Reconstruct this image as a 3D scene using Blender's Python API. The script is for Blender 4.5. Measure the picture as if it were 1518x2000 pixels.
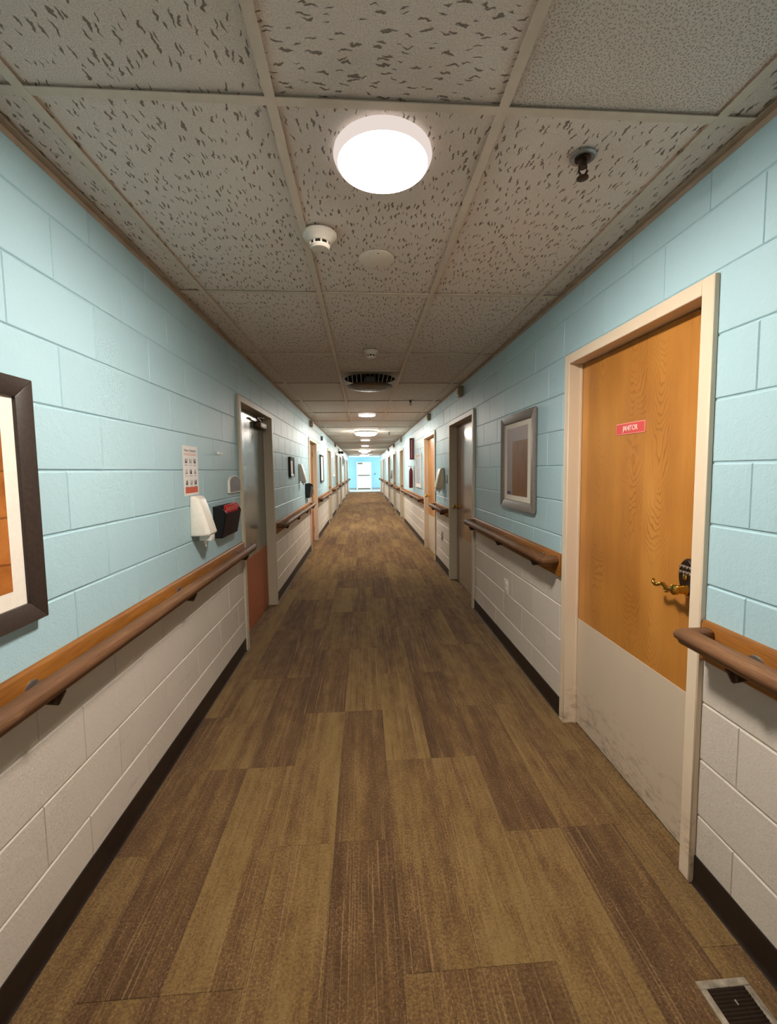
import bpy, bmesh, math, random
from mathutils import Vector, Matrix
random.seed(7)
for o in list(bpy.data.objects): bpy.data.objects.remove(o)
SC = bpy.context.scene
COL = SC.collection

# ------------------------------------------------------------------ camera
CAM = dict(f=843.08, cx=766.71, cy=981.72, yaw=.0660, pitch=-.0758, roll=-.0123, H=1.4644)
def make_camera():
    cy, sy = math.cos(CAM['yaw']), math.sin(CAM['yaw']); cp, sp = math.cos(CAM['pitch']), math.sin(CAM['pitch'])
    F = Vector((sy*cp, cy*cp, sp)); R = Vector((cy, -sy, 0)); U = R.cross(F)
    c, s = math.cos(CAM['roll']), math.sin(CAM['roll'])
    R2 = c*R + s*U; U2 = -s*R + c*U
    cd = bpy.data.cameras.new('camera'); co = bpy.data.objects.new('camera', cd); COL.objects.link(co)
    m = Matrix((R2, U2, -F)).transposed().to_4x4(); m.translation = (0, 0, CAM['H'])
    co.matrix_world = m
    cd.sensor_width = 36; cd.lens = CAM['f']/2000*36
    cd.shift_x = (759-CAM['cx'])/2000; cd.shift_y = (CAM['cy']-1000)/2000
    cd.clip_start = .02; cd.clip_end = 200
    SC.camera = co
make_camera()

# ------------------------------------------------------------------ world, exposure
w = bpy.data.worlds.new('world'); SC.world = w; w.use_nodes = True
w.node_tree.nodes['Background'].inputs[0].default_value = (.75, .86, 1, 1)
w.node_tree.nodes['Background'].inputs[1].default_value = .6
SC.view_settings.view_transform = 'Standard'; SC.view_settings.look = 'None'
SC.view_settings.gamma = 1; SC.view_settings.use_curve_mapping = False
SC.view_settings.exposure = 1.02
SC.cycles.use_denoising = True
SC.cycles.max_bounces = 10; SC.cycles.diffuse_bounces = 7
LAMP_RGB = (1, .915, .815)
LAMP_SMALL = 128      # emission of the 0.3 m disc lights
LAMP_BIG = 46        # emission of the big drum lights
LAMP_SIDE = .40       # their frosted side rims
DAY = 120            # daylight outside the lobby windows (W)

# daylight standing outside the two windows of the end lobby
for sx in (-1, 1):
    ld = bpy.data.lights.new('window_daylight', 'AREA'); ld.shape = 'RECTANGLE'; ld.size = 2.4; ld.size_y = 1.5
    ld.energy = DAY; ld.color = (.82, .92, 1)
    lo = bpy.data.objects.new('window_daylight', ld); COL.objects.link(lo)
    lo.location = (sx*4.1, 31.3, 1.6); lo.rotation_euler = (math.pi/2, 0, -sx*math.pi/2 + math.pi)
    lo.rotation_euler = (0, math.pi/2*(1 if sx > 0 else -1), 0)

# ------------------------------------------------------------------ dimensions
WL, WR, C = .9859, 1.1383, 2.4357
TW, TL, X0, Y0 = .6205, 1.2410, -.8466, 1.2282
ZI, BH, BL = .2555, .2032, .4064
YB, YE, YEND = -6.0, 29.6, 33.0

# ------------------------------------------------------------------ node helper
def srgb(r, g, b):
    f = lambda c: c/255/12.92 if c/255 <= .04045 else ((c/255+.055)/1.055)**2.4
    return (f(r), f(g), f(b), 1)
class NG:
    def __init__(s, name):
        s.m = bpy.data.materials.new(name); s.m.use_nodes = True; s.t = s.m.node_tree
        s.b = s.t.nodes['Principled BSDF']
    def n(s, ty, **kw):
        nd = s.t.nodes.new(ty)
        for k, v in kw.items(): setattr(nd, k, v)
        return nd
    def put(s, sock, v):
        if hasattr(v, 'is_linked') or isinstance(v, bpy.types.NodeSocket): s.t.links.new(v, sock)
        elif v is not None: sock.default_value = v
    def math(s, op, a, b=None, c=None, clamp=False):
        nd = s.n('ShaderNodeMath', operation=op, use_clamp=clamp)
        for i, v in enumerate((a, b, c)):
            if v is not None: s.put(nd.inputs[i], v)
        return nd.outputs[0]
    def vmul(s, v, k):
        nd = s.n('ShaderNodeVectorMath', operation='MULTIPLY'); s.put(nd.inputs[0], v); nd.inputs[1].default_value = k; return nd.outputs[0]
    def vadd(s, a, b):
        nd = s.n('ShaderNodeVectorMath', operation='ADD'); s.put(nd.inputs[0], a); s.put(nd.inputs[1], b); return nd.outputs[0]
    def pos(s): return s.n('ShaderNodeNewGeometry').outputs['Position']
    def objc(s): return s.n('ShaderNodeTexCoord').outputs['Object']
    def info(s, k='Random'): return s.n('ShaderNodeObjectInfo').outputs[k]
    def sep(s, v):
        nd = s.n('ShaderNodeSeparateXYZ'); s.put(nd.inputs[0], v); return nd.outputs
    def comb(s, x=0, y=0, z=0):
        nd = s.n('ShaderNodeCombineXYZ')
        for i, v in enumerate((x, y, z)): s.put(nd.inputs[i], v)
        return nd.outputs[0]
    def noise(s, v, sc=5, det=2, rough=.5, w=None, dist=0):
        nd = s.n('ShaderNodeTexNoise'); 
        if w is not None: nd.noise_dimensions = '4D'; s.put(nd.inputs['W'], w)
        s.put(nd.inputs['Vector'], v); nd.inputs['Scale'].default_value = sc; nd.inputs['Detail'].default_value = det
        nd.inputs['Roughness'].default_value = rough; nd.inputs['Distortion'].default_value = dist
        return nd.outputs[0]
    def noisec(s, v, sc=5, det=2):
        nd = s.n('ShaderNodeTexNoise'); s.put(nd.inputs['Vector'], v); nd.inputs['Scale'].default_value = sc; nd.inputs['Detail'].default_value = det
        return nd.outputs[1]
    def voro(s, v, sc=5, rnd=1, feat='F1', out='Distance', dim='3D'):
        nd = s.n('ShaderNodeTexVoronoi', feature=feat, voronoi_dimensions=dim); s.put(nd.inputs['Vector'], v); nd.inputs['Scale'].default_value = sc
        nd.inputs['Randomness'].default_value = rnd; return nd.outputs[out]
    def white(s, v):
        nd = s.n('ShaderNodeTexWhiteNoise', noise_dimensions='1D'); s.put(nd.inputs['W'], v); return nd.outputs[0]
    def ramp(s, fac, *st):
        nd = s.n('ShaderNodeValToRGB'); s.put(nd.inputs[0], fac); e = nd.color_ramp.elements
        while len(e) < len(st): e.new(.5)
        for el, (p, c) in zip(e, st):
            el.position = p; el.color = c if not isinstance(c, (int, float)) else (c, c, c, 1)
        return nd.outputs[0]
    def mix(s, f, a, b, bt='MIX'):
        nd = s.n('ShaderNodeMix', data_type='RGBA', blend_type=bt)
        s.put(nd.inputs[0], f); s.put(nd.inputs[6], a); s.put(nd.inputs[7], b); return nd.outputs[2]
    def step(s, v, lo, hi):
        nd = s.n('ShaderNodeMapRange', interpolation_type='SMOOTHSTEP'); s.put(nd.inputs[0], v)
        nd.inputs[1].default_value = lo; nd.inputs[2].default_value = hi; return nd.outputs[0]
    def bump(s, h, dist=.002, st=1.0):
        nd = s.n('ShaderNodeBump'); s.put(nd.inputs['Height'], h); nd.inputs['Distance'].default_value = dist; nd.inputs['Strength'].default_value = st
        s.t.links.new(nd.outputs[0], s.b.inputs['Normal'])
    def out(s, col=None, rough=.5, metal=0, spec=None, coat=None, coatr=.1):
        s.put(s.b.inputs['Base Color'], col); s.put(s.b.inputs['Roughness'], rough); s.b.inputs['Metallic'].default_value = metal
        if spec is not None: s.b.inputs['Specular IOR Level'].default_value = spec
        if coat: s.b.inputs['Coat Weight'].default_value = coat; s.b.inputs['Coat Roughness'].default_value = coatr
        return s.m
M = {}
def plain(name, rgb, rough=.5, metal=0, var=.06, bump=.0006, scale=60, spec=None, coat=None):
    g = NG(name); v = g.objc(); c = srgb(*rgb)
    n = g.noise(v, scale, 3)
    d = tuple(x*(1-var*2) for x in c[:3])+(1,); l = tuple(min(1, x*(1+var)) for x in c[:3])+(1,)
    col = g.ramp(n, (.3, d), (.7, l))
    if bump: g.bump(n, bump, .5)
    M[name] = g.out(col, rough, metal, spec, coat); return M[name]

# ------------------------------------------------------------------ materials
def mat_wall(name, split, blue, white):
    g = NG(name); p = g.pos(); x, y, z = g.sep(p)
    tint = g.math('MULTIPLY_ADD', g.info(), .06, .97)
    big = g.noise(p, 1.3, 2)
    edge = g.math('ADD', z, g.math('MULTIPLY_ADD', g.noise(p, 30, 2), .01, -.005))
    f = g.step(edge, split-.003, split+.003)
    cb = g.mix(big, tuple(c*.92 for c in blue[:3])+(1,), tuple(min(1, c*1.05) for c in blue[:3])+(1,))
    cw = g.mix(big, tuple(c*.93 for c in white[:3])+(1,), tuple(min(1, c*1.03) for c in white[:3])+(1,))
    # scuffs and grime on the white paint, strongest low down where shoes and carts rub
    sc = g.noise(g.vmul(p, (1, .35, 3.0)), 9, 5, .7)
    low = g.step(z, .75, .1)
    grime = g.math('MULTIPLY', g.step(sc, .56, .78), g.math('MULTIPLY', low, .35))
    cw = g.mix(grime, cw, srgb(132, 116, 96))
    col = g.mix(f, cw, cb)
    col = g.mix(1.0, col, tint, 'MULTIPLY')
    # tiny chips
    chip = g.step(g.voro(p, 9), .035, .02)
    chip = g.math('MULTIPLY', chip, g.step(g.noise(p, 2.2, 1), .56, .6))
    col = g.mix(g.math('MULTIPLY', chip, .5), col, srgb(120, 120, 112))
    fine = g.noise(p, 120, 4, .6); med = g.noise(p, 34, 3, .55)
    pit = g.step(g.voro(p, 70), .06, .25)
    h = g.math('ADD', g.math('MULTIPLY', fine, .35), g.math('ADD', g.math('MULTIPLY', med, .6), g.math('MULTIPLY', pit, .15)))
    g.bump(h, .0032, .9)
    rough = g.math('MULTIPLY_ADD', med, .14, .38)
    M[name] = g.out(col, rough, spec=.35); return M[name]
BLUE = srgb(173, 204, 213); WHITE = srgb(210, 200, 188)
mat_wall('wall_paint_left', .835, BLUE, WHITE)
mat_wall('wall_paint_right', .885, BLUE, WHITE)
mat_wall('wall_paint_end', -1, srgb(150, 196, 216), WHITE)

def mat_ceiling():
    g = NG('ceiling_tile'); p = g.pos(); idx = g.info('Object Index'); rnd = g.info()
    off = g.comb(g.math('MULTIPLY', rnd, 37.3), g.math('MULTIPLY', rnd, 71.1), 0)
    wob = g.noisec(p, 46, 2)
    nd = g.n('ShaderNodeVectorMath', operation='MULTIPLY_ADD'); g.put(nd.inputs[0], wob); nd.inputs[1].default_value = (.026, .026, 0); g.put(nd.inputs[2], g.vadd(p, off)); q = nd.outputs[0]
    def strokes(sc):
        v = g.vmul(q, sc); d = g.voro(v, 1, .85, dim='2D')
        cellr = g.sep(g.voro(v, 1, .85, out='Color', dim='2D'))[0]
        thr = g.math('MULTIPLY_ADD', cellr, .13, .06)
        return g.step(g.math('SUBTRACT', d, thr), .05, -.03)
    a = strokes((64, 12.5, 0)); b = strokes((12.5, 64, 0))
    isb = g.math('COMPARE', idx, 1, .4); isc = g.math('COMPARE', idx, 2, .4)
    st = g.mix(isb, a, b)
    dots = g.step(g.voro(p, 125, dim='2D'), .24, .12)
    dots2 = g.math('MULTIPLY', g.step(g.voro(p, 210, dim='2D'), .2, .08), .35)
    pat = g.mix(isc, g.math('MAXIMUM', st, dots2), g.math('MULTIPLY', g.math('MAXIMUM', dots, dots2), .55))
    fine = g.noise(p, 240, 3, .6); big = g.noise(p, 1.1, 3)
    base = g.mix(fine, srgb(222, 208, 196), srgb(252, 242, 232))
    base = g.mix(g.step(big, .35, .75), base, srgb(196, 172, 138), 'MULTIPLY') if False else base
    base = g.mix(1.0, base, g.math('MULTIPLY_ADD', rnd, .08, .94), 'MULTIPLY')
    stain = g.step(g.noise(g.vadd(p, off), .9, 4, .6), .62, .75)
    base = g.mix(g.math('MULTIPLY', stain, .25), base, srgb(216, 190, 150))
    col = g.mix(g.math('MULTIPLY', pat, .8), base, srgb(104, 88, 70))
    g.bump(g.math('SUBTRACT', g.math('MULTIPLY', fine, .5), g.math('MULTIPLY', pat, 1.2)), .003, .9)
    M['ceiling_tile'] = g.out(col, .9, spec=.1)
mat_ceiling()

def mat_carpet():
    g = NG('carpet'); p = g.pos(); rnd = g.info(); idx = g.info('Object Index')
    W = g.math('MULTIPLY', rnd, 90.0)
    x, y, z = g.sep(p)
    tuft = g.noise(p, 330, 2, .7)
    tuft2 = g.noise(p, 120, 3, .6)
    # fine stripes running along the plank: which tuft rows are light or dark
    rows = g.noise(g.comb(g.math('MULTIPLY', x, 1.0), g.math('MULTIPLY', y, .012), 0), 150, 2, .6, w=W)
    rowsb = g.noise(g.comb(x, g.math('MULTIPLY', y, .05), 0), 26, 2, .6, w=W)
    blot = g.noise(g.vmul(p, (1, .4, 1)), 16, 5, .72, w=W)
    zone = g.noise(g.comb(x, g.math('MULTIPLY', y, .1), 0), 6.5, 1, .5, w=g.math('ADD', W, 7))
    lightp = g.math('COMPARE', idx, 1, .4); darkp = g.math('COMPARE', idx, 2, .4)
    tone = g.math('ADD', g.math('MULTIPLY', rowsb, .55), g.math('MULTIPLY', blot, .62))
    tone = g.math('ADD', tone, g.math('MULTIPLY_ADD', tuft2, .9, -.45))
    tone = g.math('ADD', tone, g.math('MULTIPLY_ADD', zone, .75, -.42))
    tone = g.math('ADD', tone, g.math('MULTIPLY', lightp, .11)); tone = g.math('SUBTRACT', tone, g.math('MULTIPLY', darkp, .10))
    col = g.ramp(tone, (.28, srgb(80, 58, 38)), (.50, srgb(108, 81, 52)), (.66, srgb(132, 105, 63)), (.84, srgb(146, 120, 74)))
    line = g.math('MULTIPLY', g.step(rows, .56, .64), g.step(zone, .66, .44))
    line = g.math('MULTIPLY', line, g.math('MULTIPLY_ADD', tuft2, .8, .1))
    col = g.mix(line, col, srgb(172, 140, 98))
    dl = g.math('MULTIPLY', g.step(rows, .40, .34), .45)
    col = g.mix(dl, col, srgb(76, 54, 34))
    col = g.mix(g.math('MULTIPLY_ADD', tuft, .55, -.05), col, srgb(84, 60, 38))
    fl = g.math('MULTIPLY', g.step(g.noise(p, 170, 2), .54, .68), g.step(blot, .38, .6))
    col = g.mix(g.math('MULTIPLY', fl, .6), col, srgb(160, 126, 98))
    # traffic soiling and stains with their own shape
    soil = g.step(g.noise(g.vmul(p, (1, .5, 1)), 2.1, 3, .6), .56, .72)
    col = g.mix(g.math('MULTIPLY', soil, .22), col, srgb(84, 66, 46))
    g.bump(g.math('ADD', tuft, g.math('MULTIPLY', rows, .5)), .004, .8)
    M['carpet'] = g.out(col, .95, spec=.05)
    M['carpet'].node_tree.nodes['Principled BSDF'].inputs['Sheen Weight'].default_value = .08
mat_carpet()

def mat_door_wood(name, cols, coat=.25, axis=1, sheen=.28):
    g = NG(name); p = g.objc(); s3 = g.sep(p); u = s3[axis]; z = s3[2]
    rnd = g.info()
    un = g.math('ADD', u, g.math('MULTIPLY', g.noise(g.comb(0, 0, z), 1.2, 1), .03))
    sidx = g.math('DIVIDE', g.math('ADD', un, 5), .235); k = g.math('FLOOR', sidx); fr = g.math('FRACT', sidx)
    rk = g.white(g.math('ADD', k, g.math('MULTIPLY', rnd, 50)))
    c = g.math('MULTIPLY_ADD', rk, .9, .05); d = g.math('SUBTRACT', fr, c)
    q = g.comb(u, 0, z)
    warp = g.noise(g.vadd(g.vmul(q, (2.2, 1, 1.0)), g.comb(g.math('MULTIPLY', k, 3.1), 0, 0)), 2.6, 3, .5)
    ze = g.math('ADD', z, g.math('MULTIPLY', g.math('MULTIPLY', d, d), g.math('MULTIPLY_ADD', rk, -1.6, -.7)))
    ze = g.math('ADD', ze, g.math('MULTIPLY', warp, .55)); ze = g.math('ADD', ze, g.math('MULTIPLY', rk, 3.0))
    ring = g.math('FRACT', g.math('MULTIPLY', ze, 25))
    ln = g.math('MULTIPLY', g.step(ring, .5, .95), g.step(ring, 1.0, .95))
    patch = g.step(g.noise(g.vmul(q, (1.5, 1, .6)), 4.5, 2), .36, .62)
    ln = g.math('MULTIPLY', ln, patch)
    fib = g.noise(g.vmul(q, (1, 1, .03)), 260, 2, .6)
    tone = g.math('ADD', g.math('MULTIPLY', g.noise(g.vmul(q, (1.6, 1, .5)), 3.2, 3), .8), g.math('MULTIPLY', rk, .22))
    tone = g.math('ADD', tone, g.math('MULTIPLY_ADD', fib, .22, -.11))
    col = g.ramp(tone, (.25, cols[0]), (.55, cols[1]), (.85, cols[2]))
    col = g.mix(g.math('MULTIPLY', ln, .62), col, cols[3])
    g.bump(fib, .0004, .4)
    M[name] = g.out(col, sheen, spec=.5, coat=coat, coatr=.12)
mat_door_wood('birch_door', (srgb(156, 98, 38), srgb(188, 126, 54), srgb(208, 150, 76), srgb(134, 80, 28)), .12, sheen=.4)
mat_door_wood('brown_door', (srgb(120, 84, 56), srgb(142, 104, 74), srgb(160, 124, 92), srgb(104, 70, 46)), .5, sheen=.22)

def mat_rail(name, a, b, c, wear, rough=.5, axis=1):
    g = NG(name); p = g.pos()
    sc = [1, 1, 1]; sc[axis] = .06
    v = g.vmul(p, tuple(sc))
    gr = g.noise(v, 150, 4, .65); lg = g.noise(v, 26, 3, .6); kn = g.noise(g.vmul(p, (1, .4, 1)), 5, 3)
    t = g.math('ADD', g.math('MULTIPLY', gr, .5), g.math('ADD', g.math('MULTIPLY', lg, .35), g.math('MULTIPLY_ADD', kn, .4, -.12)))
    col = g.ramp(t, (.30, a), (.55, b), (.8, c))
    wr = g.step(g.noise(g.vmul(p, (1, .25, 1)), 14, 4, .7), .58, .72)
    col = g.mix(g.math('MULTIPLY', wr, .35), col, wear)
    g.bump(gr, .0010, .6)
    M[name] = g.out(col, rough, spec=.3)
mat_rail('rail_board', srgb(112, 66, 22), srgb(152, 96, 36), srgb(182, 122, 54), srgb(118, 72, 34))
mat_rail('rail_wood', srgb(80, 52, 32), srgb(116, 80, 52), srgb(150, 110, 78), srgb(172, 136, 102), .6)

plain('frame_grey', (196, 184, 162), .45, var=.03)
plain('tee', (218, 204, 186), .55, var=.03, scale=20)
plain('wall_angle', (176, 156, 134), .6, var=.08, scale=12)
plain('baseboard', (34, 24, 20), .42, var=.15, scale=25)
plain('slab', (120, 104, 84), .9)
plain('mortar', (150, 180, 180), .7)
plain('metal_grey', (150, 152, 150), .35, .6)
plain('dark_bronze', (62, 48, 38), .38, .7, var=.12)
plain('bronze_closer', (96, 82, 62), .45, .5)
plain('brass', (208, 166, 72), .2, 1.0, var=.04, bump=0)
plain('silver', (205, 200, 192), .25, .9, bump=0)
plain('white_plastic', (234, 228, 216), .35, var=.02)
plain('cream_plastic', (222, 208, 180), .4, var=.03)
plain('clear_plastic', (226, 228, 224), .2, var=.02)
plain('cover_plate', (236, 224, 208), .8, var=.02)
plain('detector_white', (222, 212, 198), .5, var=.02)
plain('vent_grey', (140, 128, 112), .5, var=.05)
plain('disc_brown', (78, 65, 50), .45, var=.06)
plain('dark_cavity', (22, 19, 17), .9)
plain('black_plastic', (18, 15, 15), .4, var=.1)
plain('maroon_plastic', (34, 13, 15), .6, var=.1, spec=.2)
plain('red_folder', (206, 44, 52), .3, var=.05)
plain('picture_frame_dark', (58, 46, 40), .4, var=.12, scale=90)
plain('picture_frame_grey', (126, 117, 110), .5, .0, var=.08)
plain('mat_board', (236, 226, 212), .8, var=.02)
plain('sign_red', (214, 84, 78), .4, var=.02)
plain('sign_border', (240, 150, 140), .4, var=.02)
plain('sign_letter', (250, 224, 214), .5, var=0)
plain('sign_grey', (110, 106, 106), .45, var=.06)
plain('paper', (236, 232, 228), .6, var=.01)
plain('ink', (70, 66, 68), .7, var=.0)
plain('ink_light', (150, 140, 142), .7, var=.0)
plain('orange_ink', (206, 92, 62), .6, var=.04)
plain('lobby_tile', (226, 222, 212), .2, var=.03, scale=3)
plain('lobby_ceiling', (240, 238, 232), .8, var=.02)
plain('cream_door', (238, 232, 214), .45, var=.02)
plain('call_box', (150, 134, 106), .5, var=.05)
plain('extinguisher_red', (124, 46, 48), .3, var=.05)
plain('white_frame', (232, 230, 228), .35, var=.02)
plain('pale_print', (196, 208, 216), .4, var=.15, scale=14)
plain('glass_pane', (205, 225, 240), .05)
plain('register_frame', (168, 156, 138), .4, .35, var=.25, scale=40)
plain('grille_grey', (150, 144, 134), .4, .3)

def mat_kick(name, a, b, dirt, rough=.5):
    g = NG(name); p = g.pos(); z = g.sep(p)[2]
    n = g.noise(p, 3, 4, .6); col = g.mix(n, a, b)
    sm = g.noise(g.vmul(p, (1, 1, 2.2)), 13, 5, .7)
    dd = g.math('MULTIPLY', g.step(sm, .46, .72), g.step(z, .34, .02))
    col = g.mix(g.math('MULTIPLY', dd, .75), col, dirt)
    g.bump(g.noise(p, 90, 2), .0005, .4)
    M[name] = g.out(col, rough, spec=.35)
mat_kick('kick_beige', srgb(196, 178, 156), srgb(206, 190, 168), srgb(112, 96, 80), .5)
mat_kick('door_frame', srgb(219, 199, 173), srgb(226, 207, 182), srgb(134, 104, 76), .45)
mat_kick('kick_orange', srgb(170, 96, 62), srgb(182, 108, 74), srgb(110, 60, 40), .5)
mat_kick('kick_grey', srgb(158, 142, 122), srgb(170, 154, 134), srgb(100, 84, 68), .4)

def mat_steel_door():
    g = NG('grey_door'); p = g.pos()
    st = g.noise(g.vmul(p, (1, 1, .08)), 22, 4, .65); bl = g.noise(g.vmul(p, (1, 1, .35)), 4, 3)
    col = g.mix(st, srgb(88, 98, 92), srgb(120, 130, 122)); col = g.mix(g.math('MULTIPLY', g.step(bl, .5, .7), .4), col, srgb(70, 78, 74))
    sm = g.step(g.noise(g.vmul(p, (1, .4, 3)), 6, 3), .6, .7)
    col = g.mix(g.math('MULTIPLY', sm, .2), col, srgb(150, 150, 138))
    g.bump(g.noise(g.vmul(p, (1, 1, .2)), 30, 3), .0012, .5)
    M['grey_door'] = g.out(col, g.math('MULTIPLY_ADD', st, .2, .12), spec=.6, coat=.4, coatr=.08)
mat_steel_door()

def mat_print_stone():
    g = NG('print_stone'); p = g.pos(); x, y, z = g.sep(p)
    wob = g.math('MULTIPLY', g.noise(g.vmul(p, (1, 3, .6)), 3, 3), .07)
    zz = g.math('DIVIDE', g.math('ADD', z, wob), .125); fr = g.math('FRACT', zz); k = g.math('FLOOR', zz)
    rk = g.white(k)
    n = g.noise(g.vmul(p, (1, 1.2, 2)), 9, 5, .65)
    t = g.math('ADD', g.math('MULTIPLY', n, .6), g.math('MULTIPLY', rk, .35))
    col = g.ramp(t, (.25, srgb(128, 70, 26)), (.5, srgb(176, 106, 46)), (.8, srgb(206, 142, 76)))
    ln = g.step(g.math('ABSOLUTE', g.math('SUBTRACT', fr, .5)), .46, .5)
    col = g.mix(g.math('MULTIPLY', ln, .75), col, srgb(86, 42, 16))
    M['print_stone'] = g.out(col, .35, spec=.4)
mat_print_stone()
def mat_print_room():
    g = NG('print_wood'); p = g.pos()
    n = g.noise(g.vmul(p, (1, 1, .12)), 60, 3, .6); b = g.noise(g.vmul(p, (1, 1, .6)), 7, 3)
    col = g.ramp(g.math('ADD', g.math('MULTIPLY', n, .5), g.math('MULTIPLY', b, .5)), (.3, srgb(96, 60, 26)), (.55, srgb(134, 88, 44)), (.8, srgb(160, 110, 62)))
    M['print_wood'] = g.out(col, .5, spec=.2)
    g = NG('print_wall'); p = g.pos(); b = g.noise(p, 6, 3)
    M['print_wall'] = g.out(g.mix(b, srgb(146, 130, 126), srgb(168, 152, 147)), .5, spec=.2)
mat_print_room()
def emit(name, strength, rgb=LAMP_RGB):
    m = bpy.data.materials.new(name); m.use_nodes = True; t = m.node_tree; t.nodes.clear()
    e = t.nodes.new('ShaderNodeEmission'); o = t.nodes.new('ShaderNodeOutputMaterial')
    e.inputs[0].default_value = (*rgb, 1); e.inputs[1].default_value = strength
    t.links.new(e.outputs[0], o.inputs[0]); M[name] = m
emit('lamp_small', LAMP_SMALL); emit('lamp_side', LAMP_SIDE, (1, .86, .78)); emit('lamp_big', LAMP_BIG)

# ------------------------------------------------------------------ mesh builder
class MB:
    def __init__(s): s.v = []; s.f = []; s.mi = []
    def add(s, vs, fs, mi=0):
        b = len(s.v); s.v += [tuple(v) for v in vs]; s.f += [tuple(b+i for i in f) for f in fs]; s.mi += [mi]*len(fs); return s
    def box(s, x0, x1, y0, y1, z0, z1, mi=0):
        x0, x1 = sorted((x0, x1)); y0, y1 = sorted((y0, y1)); z0, z1 = sorted((z0, z1))
        return s.add([(x0,y0,z0),(x1,y0,z0),(x1,y1,z0),(x0,y1,z0),(x0,y0,z1),(x1,y0,z1),(x1,y1,z1),(x0,y1,z1)],
                     [(0,3,2,1),(4,5,6,7),(0,1,5,4),(1,2,6,5),(2,3,7,6),(3,0,4,7)], mi)
    def loft(s, rings, cap=True, mi=0):
        n = len(rings[0]); vs = [v for r in rings for v in r]; fs = []
        for k in range(len(rings)-1):
            for i in range(n):
                j = (i+1) % n; fs.append((k*n+i, k*n+j, (k+1)*n+j, (k+1)*n+i))
        if cap: fs.append(tuple(reversed(range(n)))); fs.append(tuple((len(rings)-1)*n+i for i in range(n)))
        return s.add(vs, fs, mi)
    def lathe(s, c, prof, axis=2, n=28, sgn=1, mi=0):
        # prof: (radius, height along axis); closed at the ends
        rings = []
        for r, h in prof:
            ring = []
            for i in range(n):
                a = 2*math.pi*i/n; q = [0, 0, 0]
                q[(axis+1) % 3] = r*math.cos(a); q[(axis+2) % 3] = r*math.sin(a); q[axis] = sgn*h
                ring.append((c[0]+q[0], c[1]+q[1], c[2]+q[2]))
            rings.append(ring)
        return s.loft(rings, True, mi)
    def tube(s, pts, rad, n=10, mi=0):
        rings = []
        for i, p in enumerate(pts):
            p = Vector(p); a = Vector(pts[max(0, i-1)]); b = Vector(pts[min(len(pts)-1, i+1)]); d = (b-a).normalized()
            u = d.cross(Vector((0, 0, 1)));
            if u.length < .1: u = d.cross(Vector((0, 1, 0)))
            u.normalize(); v = d.cross(u); r = rad[i] if isinstance(rad, (list, tuple)) else rad
            rings.append([tuple(p+u*r*math.cos(2*math.pi*k/n)+v*r*math.sin(2*math.pi*k/n)) for k in range(n)])
        return s.loft(rings, True, mi)
    def build(s, name, mat, parent=None, org=None, bevel=0, seg=2, smooth=None):
        mats = mat if isinstance(mat, (list, tuple)) else [mat]
        if parent is not None: o0 = wloc(parent)
        else: o0 = Vector(org) if org is not None else base_of(s.v)
        me = bpy.data.meshes.new(name); me.from_pydata([tuple(Vector(v)-o0) for v in s.v], [], s.f)
        for m in mats: me.materials.append(M[m])
        me.polygons.foreach_set('material_index', s.mi)
        bm = bmesh.new(); bm.from_mesh(me); bmesh.ops.recalc_face_normals(bm, faces=bm.faces)
        if bevel:
            es = [e for e in bm.edges if len(e.link_faces) == 2 and e.calc_face_angle(0) > .6]
            bmesh.ops.bevel(bm, geom=es, offset=bevel, segments=seg, profile=.5, affect='EDGES', clamp_overlap=True)
        bm.to_mesh(me); bm.free()
        if smooth or bevel:
            me.shade_smooth(); me.set_sharp_from_angle(angle=math.radians(smooth or 40))
        ob = bpy.data.objects.new(name, me); COL.objects.link(ob)
        if parent is not None: ob.parent = parent
        else: ob.location = o0
        return ob
def base_of(vs):
    xs, ys, zs = zip(*vs); return Vector(((min(xs)+max(xs))/2, (min(ys)+max(ys))/2, min(zs)))
def wloc(o):
    v = Vector(o.location)
    while o.parent: o = o.parent; v += o.location
    return v
def tag(o, label=None, cat=None, group=None, kind=None):
    if label: o['label'] = label
    if cat: o['category'] = cat
    if group: o['group'] = group
    if kind: o['kind'] = kind
    return o
def thing(name, loc, label, cat=None, group=None, kind=None):
    o = bpy.data.objects.new(name, None); COL.objects.link(o); o.location = loc; o.empty_display_size = .1
    return tag(o, label, cat, group, kind)
def X(side, o): return -WL+o if side == 'L' else WR-o
def wbox(mb, side, o0, o1, y0, y1, z0, z1, mi=0): return mb.box(X(side, o0), X(side, o1), y0, y1, z0, z1, mi)
def text_mesh(name, body, size, mat, parent, loc, side, ext=.0008, width=None):
    cu = bpy.data.curves.new(name, 'FONT'); cu.body = body; cu.size = size; cu.extrude = ext; cu.align_x = 'CENTER'; cu.align_y = 'CENTER'
    to = bpy.data.objects.new(name, cu); COL.objects.link(to)
    dg = bpy.context.evaluated_depsgraph_get(); me = bpy.data.meshes.new_from_object(to.evaluated_get(dg)); bpy.data.objects.remove(to)
    if width:
        xs = [v.co.x for v in me.vertices]; k = width/(max(xs)-min(xs)); 
        for v in me.vertices: v.co.x *= k
    # reading direction as a person facing that wall sees it
    rm = Matrix(((0, 0, -1), (-1, 0, 0), (0, 1, 0))) if side == 'R' else Matrix(((0, 0, 1), (1, 0, 0), (0, 1, 0)))
    me.transform(rm.to_4x4()); me.materials.clear(); me.materials.append(M[mat])
    ob = bpy.data.objects.new(name, me); COL.objects.link(ob); ob.parent = parent; ob.location = Vector(loc)-wloc(parent)
    return ob

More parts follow.
